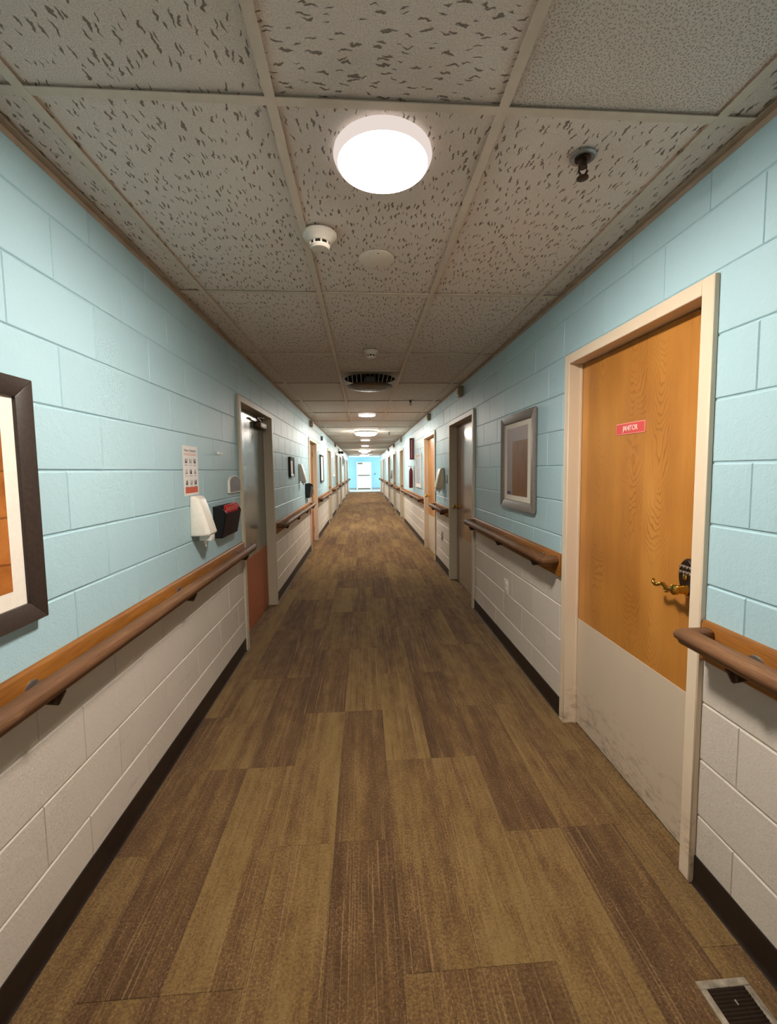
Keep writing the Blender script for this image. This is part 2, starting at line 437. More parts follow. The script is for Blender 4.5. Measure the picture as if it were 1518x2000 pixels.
# ------------------------------------------------------------------ doors: outer frame extents along each wall
DZ = 2.074
DOORS = {'L': [(3.51, 4.77), (7.93, 9.15), (12.05, 13.2), (15.4, 16.6), (18.0, 19.2), (22.0, 23.2), (25.6, 26.8)],
         'R': [(1.342, 2.360), (4.362, 5.640), (6.755, 7.985), (12.15, 13.35), (15.1, 16.3), (18.4, 19.6), (23.5, 24.7), (26.9, 28.1)]}

# ------------------------------------------------------------------ walls: mortar slab with openings, then single blocks
PH = {'L': (1.307, 1.510), 'R': (.99, 1.197)}     # head joint phase of even and odd courses
def build_wall(side):
    nm = 'wall_left' if side == 'L' else 'wall_right'; mt = 'wall_paint_left' if side == 'L' else 'wall_paint_right'
    mb = MB(); prev = YB; IN = .03
    for a, b in DOORS[side]:
        wbox(mb, side, -.0045, -.16, prev, a+IN, 0, C+.12); wbox(mb, side, -.0045, -.16, a+IN, b-IN, DZ-IN, C+.12); prev = b-IN
    wbox(mb, side, -.0045, -.16, prev, YE, 0, C+.12)
    wall = mb.build(nm, mt, org=(0, 0, 0))
    tag(wall, 'left painted block wall, pale blue above the handrail and cream below' if side == 'L' else 'right painted block wall with the janitor door, pale blue over cream', kind='structure')
    sg = 1 if side == 'L' else -1
    def block_geo(ly, lz):
        b = .0032; d = .012; vs = []
        for o, i in ((0, b), (-b, 0), (-d, 0)):
            hy, hz = ly/2-i*.7, lz/2-i*1.15
            vs += [(sg*o, -hy, -hz), (sg*o, hy, -hz), (sg*o, hy, hz), (sg*o, -hy, hz)]
        fs = [(0, 1, 2, 3)]
        for k in (0, 4):
            for i in range(4): j = (i+1) % 4; fs.append((k+i, k+4+i, k+4+j, k+j))
        return vs, (fs if sg > 0 else [tuple(reversed(f)) for f in fs])
    rects = []
    gy, gz = .0016, .0055
    for k in range(-2, 12):
        z0, z1 = ZI+k*BH, ZI+(k+1)*BH
        z0c, z1c = max(z0, 0), min(z1, C)
        if z1c-z0c < .02: continue
        ph = PH[side][k % 2]; n0 = int((YB-ph)//BL); y = ph+n0*BL
        while y < YE:
            segs = [(max(y, YB), min(y+BL, YE))]
            for a, b in DOORS[side]:
                a, b = a+.012, b-.012
                new = []
                for s0, s1 in segs:
                    if z0c >= DZ-.012 or s1 <= a or s0 >= b: new.append((s0, s1)); continue
                    if s0 < a: new.append((s0, a))
                    if s1 > b: new.append((b, s1))
                    if z1c > DZ-.012+.02:       # the piece of the block above the lintel
                        rects.append((max(s0, a), min(s1, b), DZ-.012, z1c))
                segs = new
            for s0, s1 in segs:
                if s1-s0 > .015: rects.append((s0, s1, z0c, z1c))
            y += BL
    near = [r for r in rects if (r[0]+r[1])/2 > .55]; near.sort(key=lambda r: r[0])
    single = near[:300]; rest = near[300:]+[r for r in rects if (r[0]+r[1])/2 <= .55]
    cache = {}
    for y0, y1, z0, z1 in single:
        ly, lz = round(y1-y0-gy, 4), round(z1-z0-gz, 4)
        if (ly, lz) not in cache:
            vs, fs = block_geo(ly, lz); me = bpy.data.meshes.new('block'); me.from_pydata(vs, [], fs); me.materials.append(M[mt]); cache[(ly, lz)] = me
        ob = bpy.data.objects.new('block', cache[(ly, lz)]); COL.objects.link(ob); ob.parent = wall
        ob.location = (X(side, random.uniform(-.0008, .0006)), (y0+y1)/2, (z0+z1)/2)
        ob.rotation_euler = (0, 0, random.uniform(-.0015, .0015))
    mb = MB()
    for y0, y1, z0, z1 in rest:
        vs, fs = block_geo(y1-y0-gy, z1-z0-gz); x = X(side, random.uniform(-.0008, .0006))
        mb.add([(v[0]+x, v[1]+(y0+y1)/2, v[2]+(z0+z1)/2) for v in vs], fs)
    tag(mb.build('block_field', mt, wall), kind='stuff')
    return wall
wall_left = build_wall('L'); wall_right = build_wall('R')

# ------------------------------------------------------------------ floor: slab, carpet planks
fl = MB().box(-WL-.3, WR+.3, YB, YE, -.1, -.006).build('floor', 'carpet', org=(0, 0, 0))
tag(fl, 'brown and tan plank carpet floor running down the corridor', kind='structure')
PW, PL, PX = .2286, .93, .09
PHASE = {-5: .5, -4: 0, -3: 0, -2: .5, -1: .5, 0: 0, 1: 0, 2: .5, 3: .5, 4: 0}
# planks seen as clearly lighter or darker in the photograph: (column, row) -> 1 light, 2 dark
TONE = {(1, 0): 2, (2, -1): 1, (3, 0): 1, (1, -1): 1, (3, -1): 2, (2, 0): 2, (-4, -1): 2, (-3, 0): 2, (-4, 0): 1, (4, -1): 1, (0, 0): 1, (-1, 0): 2, (-2, 0): 1, (-3, -1): 1, (-5, 0): 2}
planks = []
for c in range(-5, 5):
    x0, x1 = PX+c*PW, PX+(c+1)*PW; x0 = max(x0, -WL-.008); x1 = min(x1, WR+.008)
    for r in range(-9, 31):
        # row 0 starts at the seam seen at y = 2.075 (or half a plank earlier)
        y0 = 2.075+r*PL-(PHASE[c]*PL); y1 = y0+PL
        y0, y1 = max(y0, YB), min(y1, YE-.02)
        if y1-y0 > .03: planks.append((y0, y1, x0, x1, c, r))
planks.sort(key=lambda q: -q[1] if q[1] <= .5 else q[1])
vis = [q for q in planks if q[1] > .5]; vis.sort(key=lambda q: q[1])
cache = {}
def plank_geo(w, l):
    b = .0006; vs = []
    for z, i in ((0, b), (-b*1.5, 0), (-.0065, 0)):
        vs += [(-w/2+i, -l/2+i, z), (w/2-i, -l/2+i, z), (w/2-i, l/2-i, z), (-w/2+i, l/2-i, z)]
    fs = [(0, 1, 2, 3)]
    for k in (0, 4):
        for i in range(4): j = (i+1) % 4; fs.append((k+i, k+4+i, k+4+j, k+j))
    return vs, fs
for y0, y1, x0, x1, c, r in vis[:300]:
    k = (round(x1-x0-.0006, 4), round(y1-y0-.0006, 4))
    if k not in cache:
        vs, fs = plank_geo(*k); me = bpy.data.meshes.new('carpet_plank'); me.from_pydata(vs, [], fs); me.materials.append(M['carpet']); cache[k] = me
    ob = bpy.data.objects.new('carpet_plank', cache[k]); COL.objects.link(ob); ob.parent = fl
    ob.location = ((x0+x1)/2, (y0+y1)/2, random.uniform(-.0002, .0002))
    ob.pass_index = TONE.get((c, r), random.choice((0, 0, 1, 2, 0)))
mb = MB()
for y0, y1, x0, x1, c, r in vis[300:]+[q for q in planks if q[1] <= .5]:
    vs, fs = plank_geo(x1-x0, y1-y0); mb.add([(v[0]+(x0+x1)/2, v[1]+(y0+y1)/2, v[2]) for v in vs], fs)
tag(mb.build('carpet_plank_field', 'carpet', fl), kind='stuff')

# ------------------------------------------------------------------ ceiling: tiles, tees, wall angles
ce = MB().box(-WL-.2, WR+.2, YB, YE, C+.10, C+.14).build('ceiling', 'slab', org=(0, 0, 0))
tag(ce, 'suspended ceiling of fissured beige tiles in a metal grid', kind='structure')
XB = [X0+i*TW for i in range(4)]; TWD = .027
VENTS = [(.084, 4.66)]
vent_row = [(1, 2)]       # centre column, the row whose far half carries the air vent
cols = [(-WL+.004, XB[0]), (XB[0], XB[1]), (XB[1], XB[2]), (XB[2], XB[3]), (XB[3], WR-.004)]
cache = {}
def tile(x0, x1, y0, y1, idx):
    w, l = round(x1-x0, 4), round(y1-y0, 4)
    if (w, l) not in cache:
        mb = MB(); b = .0015
        mb.loft([[(-w/2+b, -l/2+b, 0), (w/2-b, -l/2+b, 0), (w/2-b, l/2-b, 0), (-w/2+b, l/2-b, 0)],
                 [(-w/2, -l/2, b), (w/2, -l/2, b), (w/2, l/2, b), (-w/2, l/2, b)],
                 [(-w/2, -l/2, .016), (w/2, -l/2, .016), (w/2, l/2, .016), (-w/2, l/2, .016)]])
        me = bpy.data.meshes.new('ceiling_tile'); me.from_pydata(mb.v, [], mb.f); me.materials.append(M['ceiling_tile']); cache[(w, l)] = me
    ob = bpy.data.objects.new('ceiling_tile', cache[(w, l)]); COL.objects.link(ob); ob.parent = ce
    ob.location = ((x0+x1)/2, (y0+y1)/2, C+.0065+random.uniform(0, .002)); ob.pass_index = idx
    ob.rotation_euler = (random.uniform(-.001, .001), random.uniform(-.001, .001), 0)
row0, row1 = -6, 23
VY0 = Y0+2.5*TL
for j in range(row0, row1):
    y0, y1 = Y0+j*TL, min(Y0+(j+1)*TL, YE)
    for i, (x0, x1) in enumerate(cols):
        g = .0015
        idx = 0
        if (i, j) == (2, -1): idx = 1
        elif (i, j) == (3, -1): idx = 2
        elif j > 2: idx = random.choice((0, 0, 2, 0))
        ya, yb = max(y0, YB)+g, y1-g
        if (i, j) == (2, 2): yb = Y0+2.5*TL-g
        tile(x0+g, x1-g, ya, yb, idx)
def tee_main(x):
    MB().box(x-TWD/2, x+TWD/2, YB, YE, C-.0028, C-.0004).box(x-.002, x+.002, YB, YE, C-.0004, C+.035).build('main_tee', 'tee', ce)
for x in XB: tee_main(x)
tee_cache = {}
for j in range(row0+1, row1+1):
    y = Y0+j*TL
    for i, (x0, x1) in enumerate(cols):
        if y > YE: continue
        key = i
        if key not in tee_cache:
            w = (x1-x0)-(TWD if 0 < i < 4 else TWD/2)
            mb = MB().box(-w/2, w/2, -TWD/2, TWD/2, -.0024, 0).box(-w/2, w/2, -.002, .002, 0, .03)
            me = bpy.data.meshes.new('cross_tee'); me.from_pydata(mb.v, [], mb.f); me.materials.append(M['tee']); tee_cache[key] = me
        cx = (x0+x1)/2 + (0 if 0 < i < 4 else (-TWD/4 if i == 0 else TWD/4))
        ob = bpy.data.objects.new('cross_tee', tee_cache[key]); COL.objects.link(ob); ob.parent = ce; ob.location = (cx, y, C)
# extra short tee closing the vent opening
ob = bpy.data.objects.new('cross_tee', tee_cache[2]); COL.objects.link(ob); ob.parent = ce; ob.location = ((XB[1]+XB[2])/2, VY0, C)
for side in 'LR':
    mb = MB(); wbox(mb, side, 0, .024, YB, YE, C-.003, C-.0006); wbox(mb, side, 0, .0014, YB, YE, C-.022, C-.0006)
    mb.build('wall_angle', 'wall_angle', ce)

# ------------------------------------------------------------------ back wall, end lobby
tag(MB().box(-WL-.16, WR+.16, YB-.15, YB, 0, C+.1).build('wall_back', 'wall_paint_left', org=(0, YB, 0)), 'pale blue wall closing the corridor behind the viewer', kind='structure')
LX = 3.6
tag(MB().box(-LX-.2, LX+.2, YEND, YEND+.15, 0, C+.4).build('wall_end', 'wall_paint_end', org=(0, YEND, 0)), 'bright sky blue end wall with the cream exit door', kind='structure')
tag(MB().box(-LX-.2, LX+.2, YE, YEND, -.1, 0).build('floor', 'lobby_tile', org=(0, YE, 0)), 'pale glossy vinyl floor of the lobby at the corridor end', kind='structure')
tag(MB().box(-LX-.2, LX+.2, YE, YEND, C+.02, C+.14).build('ceiling', 'lobby_ceiling', org=(0, YE, C)), 'white ceiling of the lobby at the corridor end', kind='structure')
tag(MB().box(-LX-.2, -WL-.16, YE-.15, YE, 0, C+.1).build('wall_lobby_left', 'wall_paint_end', org=(-2, YE, 0)), 'lobby return wall left of the corridor mouth', kind='structure')
tag(MB().box(WR+.16, LX+.2, YE-.15, YE, 0, C+.1).build('wall_lobby_right', 'wall_paint_end', org=(2, YE, 0)), 'lobby return wall right of the corridor mouth', kind='structure')
for n, sx in ((1, -1), (2, 1)):
    a, b, z0, z1 = 30.1, 32.5, .85, 2.3
    mb = MB(); x0, x1 = sx*LX, sx*(LX+.2)
    mb.box(x0, x1, YE-.15, a, 0, C+.1).box(x0, x1, b, YEND+.15, 0, C+.1).box(x0, x1, a, b, 0, z0).box(x0, x1, a, b, z1, C+.1)
    tag(mb.build('wall_lobby_side', 'wall_paint_end', org=(sx*LX, 31, 0)), 'lobby side wall with a window on the %s' % ('left' if sx < 0 else 'right'), kind='structure')
    t = thing('window_%d' % n, (sx*(LX+.1), 31.3, z0), 'daylit lobby window on the %s of the corridor end' % ('left' if sx < 0 else 'right'), kind='structure')
    mb = MB(); xa, xb = sx*(LX+.06), sx*(LX+.12)
    mb.box(xa, xb, a, a+.06, z0, z1).box(xa, xb, b-.06, b, z0, z1).box(xa, xb, a, b, z0, z0+.06).box(xa, xb, a, b, z1-.06, z1).box(xa, xb, 31.27, 31.33, z0, z1)
    mb.build('window_frame', 'white_frame', t)

# ------------------------------------------------------------------ door builder
def door(n, side, leaf_mat, kick_mat, kick_h, label, rec=.06, fmat='door_frame', latch='near', knob='knob', closer=False, idx=0):
    y0, y1 = DOORS[side][idx]; F = .052; P = .02
    d = thing('door_%d' % n, (X(side, -.05), (y0+y1)/2, 0), label, kind='structure')
    mb = MB()
    prof = [(P, 0), (P, F), (-.16, F), (-.16, .028), (-.001, .028), (-.001, 0)]
    # jambs and head: U-shaped strips with a stop
    wbox(mb, side, P, -.15, y0+.004, y0+F, 0.002, DZ); wbox(mb, side, P, -.15, y1-F, y1-.004, 0.002, DZ)
    wbox(mb, side, P, -.15, y0+F-.001, y1-F+.001, DZ-F, DZ)
    wbox(mb, side, .0, P, y0, y0+.006, .002, DZ); wbox(mb, side, .0, P, y1-.006, y1, .002, DZ)
    mb.build('door_frame', fmat, d, bevel=.0025, seg=1)
    S = .014
    mb = MB(); a, b, zt = y0+F, y1-F, DZ-F
    wbox(mb, side, -rec+.012, -rec+.002, a, a+S*.35, .002, zt); wbox(mb, side, -rec+.012, -rec+.002, b-S*.35, b, .002, zt)
    wbox(mb, side, -rec-.05, -.145, a, a+S, .002, zt); wbox(mb, side, -rec-.05, -.145, b-S, b, .002, zt); wbox(mb, side, -rec-.05, -.145, a, b, zt-S, zt)
    mb.build('door_stop', fmat, d)
    mb = MB(); wbox(mb, side, -rec, -rec-.044, a+.003, b-.003, .010, zt-.004)
    leaf = mb.build('door_leaf', leaf_mat, d, bevel=.0015, seg=1)
    mb = MB(); wbox(mb, side, P, -.16, y0, y1, -.001, .003); mb.build('threshold', 'carpet', d)
    if kick_mat:
        mb = MB(); wbox(mb, side, -rec+.0018, -rec-.001, a+.006, b-.006, .012, kick_h); tag(mb.build('kick_plate', kick_mat, d, bevel=.0006, seg=1), 'scuffed plain kick plate')
    sg = 1 if side == 'L' else -1
    yk = a+.07 if latch == 'near' else b-.07
    if knob == 'knob':
        mb = MB(); mb.lathe((X(side, -rec), yk, .98), [(.032, 0), (.032, .006), (.014, .01), (.012, .035), (.026, .045), (.029, .058), (.022, .07), (.005, .073)], 0, 20, sg)
        mb.build('door_knob', 'brass', d, smooth=50)
    if closer:
        yb = b-.02
        mb = MB(); wbox(mb, side, -rec+.002, -rec+.062, yb-.34, yb-.06, zt-.13, zt-.065); mb.build('closer_body', 'bronze_closer', d, bevel=.012, seg=3)
        mb = MB(); mb.tube([(X(side, -rec+.035), yb-.2, zt-.058), (X(side, -rec+.05), yb-.45, zt-.045)], .009, 8); mb.tube([(X(side, -rec+.05), yb-.45, zt-.043), (X(side, .0), yb-.24, zt-.026)], .008, 8)
        mb.build('closer_arm', 'dark_bronze', d, smooth=50)
    for zh in ((.25, 1.02, 1.8) if knob else ()):
        yh = b-.004 if latch == 'near' else a+.004
        mb = MB(); mb.lathe((X(side, -rec+.003), yh, zh), [(.005, -.05), (.006, -.045), (.006, .045), (.005, .05)], 2, 8); mb.build('hinge', 'bronze_closer', d)
    return d
janitor = door(1, 'R', 'birch_door', 'kick_beige', .618, 'varnished birch door with a red janitor sign and beige kick plate', rec=.056, knob=None, idx=0)
door(2, 'L', 'grey_door', 'kick_orange', .675, 'glossy grey green door with an orange kick plate and closer', rec=.075, fmat='frame_grey', latch='near', closer=True, knob=None, idx=0)
door(3, 'R', 'brown_door', 'kick_grey', .60, 'shiny brown door beside the grey framed picture, with grey kick plate', rec=.08, fmat='frame_grey', latch='far', idx=1)
door(4, 'R', 'birch_door', 'kick_beige', .64, 'yellow birch door between the brown door and the long far handrail', rec=.06, latch='far', idx=2)
door(5, 'L', 'birch_door', 'kick_orange', .64, 'yellow birch door on the left past the black wall pocket', rec=.07, latch='near', idx=1)
far_lab = {'L': ['reddish brown door on the left past the black edged notice', 'fourth door along the left wall from the camera', 'fifth door along the left wall under the emergency light', 'sixth door along the left wall near the lobby', 'last door on the left before the lobby'],
           'R': ['brown door on the right beyond the fire extinguisher', 'fifth door along the right wall counted from the janitor door', 'sixth door along the right wall counted from the janitor door', 'seventh door along the right wall near the lobby', 'last door on the right before the lobby']}
k = 6
for side, i0 in (('L', 2), ('R', 3)):
    for i in range(i0, len(DOORS[side])):
        door(k, side, 'brown_door', 'kick_grey', .62, far_lab[side][i-i0], rec=.07, fmat='frame_grey', idx=i, latch='far'); k += 1

# janitor door furniture: keypad lock and brass lever
def lever_lock():
    r = .056; x = X('R', -r); y, z = 1.487, 1.012
    mb = MB(); ring = []
    def oval(dy, dz, o): return [(X('R', -r+o), y+dy*math.cos(t*math.pi/16), 1.064+dz*math.sin(t*math.pi/16)*(1 if math.sin(t*math.pi/16) > 0 else 1.25)) for t in range(32)]
    mb.loft([oval(.042, .062, 0), oval(.042, .062, .010), oval(.036, .055, .018)]); plate = mb.build('keypad_plate', 'dark_bronze', janitor, smooth=40)
    for rr in range(2):
        for cc in range(4):
            mb = MB(); mb.lathe((X('R', -r+.017), y-.024+cc*.016, 1.094-rr*.021), [(.0056, 0), (.0056, .005), (.004, .006)], 0, 10, -1); mb.build('key_button', 'silver', plate)
    mb = MB(); mb.lathe((X('R', -r+.016), y, 1.057), [(.011, 0), (.011, .006), (.008, .008)], 0, 14, -1); mb.build('lock_cylinder', 'brass', plate, smooth=40)
    mb = MB(); mb.lathe((x, y, z), [(.033, 0), (.033, .006), (.022, .012), (.017, .02), (.015, .05), (.019, .054), (.019, .066), (.012, .07)], 0, 24, -1); mb.build('lever_rose', 'brass', janitor, smooth=40)
    xo = X('R', -r+.06)
    pts = [(0, 0), (.018, -.002), (.034, -.006), (.046, -.002), (.06, .006), (.074, .004), (.088, -.004), (.102, -.008), (.113, -.004), (.12, .004), (.117, .011), (.110, .010)]
    mb = MB(); mb.tube([(xo, y+a, z+b) for a, b in pts], [.011, .010, .009, .0085, .008, .0075, .007, .0068, .0065, .006, .005, .004], 10)
    mb.tube([(xo, y+.030, z-.006), (xo, y+.036, z-.016), (xo, y+.047, z-.019), (xo, y+.053, z-.012), (xo, y+.048, z-.007)], [.007, .006, .0055, .005, .004], 8)
    mb.build('lever', 'brass', janitor, smooth=60)
lever_lock()
# janitor sign
sy0, sy1, sz0, sz1 = 1.768, 1.978, 1.612, 1.663
js = thing('door_sign', (X('R', -.056), (sy0+sy1)/2, sz0), 'small red JANITOR sign with pale lettering on the birch door', 'sign')
mb = MB(); wbox(mb, 'R', -.0555, -.053, sy0, sy1, sz0, sz1); mb.build('sign_plate', 'sign_border', js, bevel=.0006, seg=1)
mb = MB(); wbox(mb, 'R', -.0532, -.0524, sy0+.004, sy1-.004, sz0+.004, sz1-.004); mb.build('sign_face', 'sign_red', js)
text_mesh('lettering', 'JANITOR', .033, 'sign_letter', js, (X('R', -.0519), (sy0+sy1)/2-.003, (sz0+sz1)/2), 'R', width=.108)

# ------------------------------------------------------------------ baseboards
def baseboards(side):
    cuts = [YB]+[v for d in DOORS[side] for v in d]+[YE]
    for i in range(0, len(cuts), 2):
        a, b = cuts[i], cuts[i+1]
        pr = [(0, .106), (.004, .106), (.0055, .102), (.0055, .016), (.009, .006), (.013, .001), (0, .001)]
        mb = MB(); mb.loft([[(X(side, o), y, z) for o, z in pr] for y in (a, b)])
        o = mb.build('baseboard_left' if side == 'L' else 'baseboard_right', 'baseboard', org=(X(side, .005), (a+b)/2, 0))
        s_ = 'left' if side == 'L' else 'right'
        lab = ('dark vinyl baseboard along the %s wall before the first door' % s_ if i == 0 else 'dark vinyl baseboard along the %s wall after its last door' % s_ if i == len(cuts)-2
               else 'dark vinyl baseboard on the %s wall between doors %d and %d counted from the viewer' % (s_, i//2, i//2+1))
        tag(o, lab, kind='structure')
baseboards('L'); baseboards('R')

# ------------------------------------------------------------------ handrails
RP = [(.070, -.062), (.066, -.040), (.070, -.022), (.082, -.016), (.104, -.017), (.117, -.026), (.122, -.040), (.119, -.052), (.112, -.058), (.110, -.066), (.104, -.072), (.076, -.072)]
def handrail(side, a, b, ztop, label, brackets, near_return=True, far_return=True, group='wooden handrails'):
    t = thing('handrail', (X(side, 0), (a+b)/2, ztop-.135), label, 'handrail', group)
    # bevelled wall board
    bp = [(.0, 0), (.0, -.135), (.016, -.135), (.020, -.130), (.020, -.010), (.014, -.001)]
    mb = MB(); mb.loft([[(X(side, o), y, ztop+z) for o, z in bp] for y in (a, b)]); mb.build('wall_board', 'rail_board', t, bevel=.002, seg=1)
    om = .122; N = near_return; Fr = far_return
    ya = [a+.004+(om-o if N else 0) for o, z in RP]; yb = [b-.004-(om-o if Fr else 0) for o, z in RP]
    steps = max(2, int((b-a)/.4)); rings = []
    for k in range(steps+1):
        f = k/steps; rings.append([(X(side, o), ya[i]*(1-f)+yb[i]*f, ztop+z) for i, (o, z) in enumerate(RP)])
    mb = MB(); mb.loft(rings); mb.build('rail', 'rail_wood', t, bevel=.0015, seg=1, smooth=50)
    for flag, sg, y in ((N, 1, a+.004), (Fr, -1, b-.004)):
        if not flag: continue
        r0 = [(X(side, .020), y+sg*(om-o), ztop+z) for o, z in RP]; r1 = [(X(side, o), y+sg*(om-o), ztop+z) for o, z in RP]
        mb = MB(); mb.loft([r0, r1]); mb.build('end_return', 'rail_wood', t, bevel=.0015, seg=1, smooth=50)
    for y in brackets:
        br = MB(); br.lathe((X(side, .019), y, ztop-.062), [(.030, 0), (.030, .003), (.024, .006)], 0, 18, 1 if side == 'L' else -1)
        bo = br.build('bracket', 'silver', t, smooth=40)
        mb = MB(); mb.tube([(X(side, .022), y, ztop-.066), (X(side, .05), y, ztop-.094), (X(side, .085), y, ztop-.098), (X(side, .094), y, ztop-.070)], [.013, .013, .014, .017], 10)
        mb.build('bracket_arm', 'dark_bronze', bo, smooth=50)
    return t
handrail('L', -1.6, 3.505, .905, 'long wooden handrail running under the dark framed picture to the grey door', (.3, 1.27, 2.27, 3.3), True, False)
handrail('R', -1.4, 1.338, .952, 'wooden handrail stub ending at the near jamb of the janitor door', (.2, 1.13), True, True)
handrail('R', 2.385, 4.36, .968, 'wooden handrail under the grey framed picture', (2.60, 3.32, 4.18))
handrail('L', 4.80, 7.92, .905, 'wooden handrail on the left under the black framed notice', (5.1, 6.0, 6.9, 7.75))
handrail('R', 5.67, 6.745, .950, 'short wooden handrail under the beige dispenser', (5.85, 6.55))
handrail('R', 8.01, 12.12, .945, 'long wooden handrail on the right under the white framed board', (8.3, 9.6, 10.9, 11.9))
handrail('L', 9.18, 12.02, .905, 'wooden handrail on the left under the black edged notice', (9.4, 10.6, 11.8))
FAR_RAIL = {'L': ['wooden handrail on the left wall under the distant pale framed picture', 'wooden handrail on the left wall just before the emergency light', 'wooden handrail on the left wall under the high dark sign panel', 'wooden handrail on the left wall between its last two doors', 'last wooden handrail on the left wall, ending at the lobby'],
            'R': ['wooden handrail on the right wall after the door beyond the fire extinguisher', 'wooden handrail on the right wall under the distant grey dispenser', 'longest distant wooden handrail on the right wall near the lobby', 'wooden handrail on the right wall between its last two doors', 'last wooden handrail on the right wall, ending at the lobby']}
def far_rails(side, i0):
    D = DOORS[side]; s_ = 'left' if side == 'L' else 'right'
    for i in range(i0, len(D)):
        a = D[i][1]+.03; b = D[i+1][0]-.03 if i+1 < len(D) else YE-.1
        if b-a > .5: handrail(side, a, b, .925, FAR_RAIL[side][i-i0], (a+.25, b-.25))
far_rails('L', 2); far_rails('R', 3)

# ------------------------------------------------------------------ pictures
def picture(side, y0, y1, z0, z1, fw, fmat, label, prints, name='framed_picture', dep=.03, rnd=.002, matw=.045):
    t = thing(name, (X(side, 0), (y0+y1)/2, z0), label, 'picture')
    def bar(p, q):      # p outer pair, q inner pair in (y,z): a mitred bar
        (ay, az), (by, bz) = p; (cy, cz), (dy, dz) = q; lip = dep*.72
        mb = MB()
        mb.add([(X(side, .001), ay, az), (X(side, .001), by, bz), (X(side, .001), dy, dz), (X(side, .001), cy, cz),
                (X(side, dep), ay, az), (X(side, dep), by, bz), (X(side, lip), dy, dz), (X(side, lip), cy, cz)],
               [(0, 3, 2, 1), (4, 5, 6, 7), (0, 1, 5, 4), (1, 2, 6, 5), (2, 3, 7, 6), (3, 0, 4, 7)])
        mb.build('frame_bar', fmat, t, bevel=rnd, seg=2)
    O = [(y0, z0), (y1, z0), (y1, z1), (y0, z1)]; I = [(y0+fw, z0+fw), (y1-fw, z0+fw), (y1-fw, z1-fw), (y0+fw, z1-fw)]
    for k in range(4): j = (k+1) % 4; bar((O[k], O[j]), (I[k], I[j]))
    mb = MB(); wbox(mb, side, .002, .014, y0+fw*.6, y1-fw*.6, z0+fw*.6, z1-fw*.6); mb.build('mat', 'mat_board', t)
    for nm, mt, a, b, c, d, o in prints:
        mb = MB(); wbox(mb, side, .013, o, a, b, c, d); mb.build(nm, mt, t)
    return t
picture('L', .845, 1.340, 1.040, 1.735, .055, 'picture_frame_dark', 'dark framed picture of brown stones, cut by the left edge', [('print', 'print_stone', .948, 1.238, 1.142, 1.64, .0148)], dep=.032)
pr = picture('R', 2.765, 3.445, 1.160, 1.865, .066, 'picture_frame_grey', 'grey framed picture of a brown doorway between two doors on the right',
        [('print', 'print_wall', 2.905, 3.325, 1.262, 1.765, .0146), ('printed_doorway', 'print_wood', 2.905, 3.205, 1.264, 1.665, .0152), ('printed_stool', 'ink', 3.235, 3.315, 1.268, 1.29, .0152)], dep=.034, rnd=.012)
picture('R', 8.42, 9.25, 1.10, 1.79, .05, 'white_frame', 'white framed pale board on the right past the yellow door', [('print', 'pale_print', 8.5, 9.17, 1.18, 1.71, .0148)])
picture('L', 5.80, 6.12, 1.38, 1.655, .045, 'black_plastic', 'small black framed white notice on the left wall', [('print', 'paper', 5.86, 6.06, 1.43, 1.60, .0148)], name='framed_notice')
picture('L', 9.9, 10.6, 1.2, 1.83, .04, 'black_plastic', 'black edged white notice past the left birch door', [('print', 'paper', 9.98, 10.52, 1.27, 1.76, .0148)], name='framed_notice')
picture('L', 13.8, 14.7, 1.28, 1.86, .05, 'white_frame', 'distant pale framed picture on the left between two far doors', [('print', 'pale_print', 13.88, 14.6, 1.36, 1.78, .0148)])
picture('L', 20.6, 21.5, 1.7, 2.15, .05, 'black_plastic', 'distant dark sign panel high on the left wall', [('print', 'ink', 20.68, 21.4, 1.77, 2.08, .0148)], name='wall_sign')

# ------------------------------------------------------------------ left wall items
# hand rub poster
py0, py1, pz0, pz1 = 2.437, 2.652, 1.333, 1.613
t = thing('poster', (X('L', 0), (py0+py1)/2, pz0), 'white hand rub instruction poster above the white dispenser', 'poster')
mb = MB(); wbox(mb, 'L', .0008, .0022, py0, py1, pz0, pz1); mb.build('sheet', 'paper', t)
mb = MB(); wbox(mb, 'L', .002, .0026, py0+.022, py1-.016, pz0+.014, pz0+.048); mb.build('printed_band', 'orange_ink', t)
text_mesh('heading', 'How to Handrub?', .021, 'ink', t, (X('L', .0026), (py0+py1)/2, pz1-.026), 'L', .0002, width=.165)
for zz in (pz1-.044, pz1-.052):
    mb = MB(); wbox(mb, 'L', .002, .0025, py0+.018, py1-.02, zz, zz+.0022); mb.build('text_line', 'orange_ink', t)
for r in range(3):
    for c in range(3):
        yy, zz = py0+.045+c*.062, pz1-.085-r*.061; mb = MB()
        for q in range(4):
            a = random.uniform(-.5, .5); mb.tube([(X('L', .0023), yy-.013+q*.007, zz-.012), (X('L', .0023), yy-.012+q*.008+a*.01, zz+.004), (X('L', .0023), yy-.01+q*.008+a*.016, zz+.014)], [.0022, .0016, .0012], 5)
        wbox(mb, 'L', .002, .0025, yy-.018, yy+.018, zz-.024, zz-.0215)
        mb.build('printed_hand', 'ink_light' if (r+c) % 2 else 'ink', t)
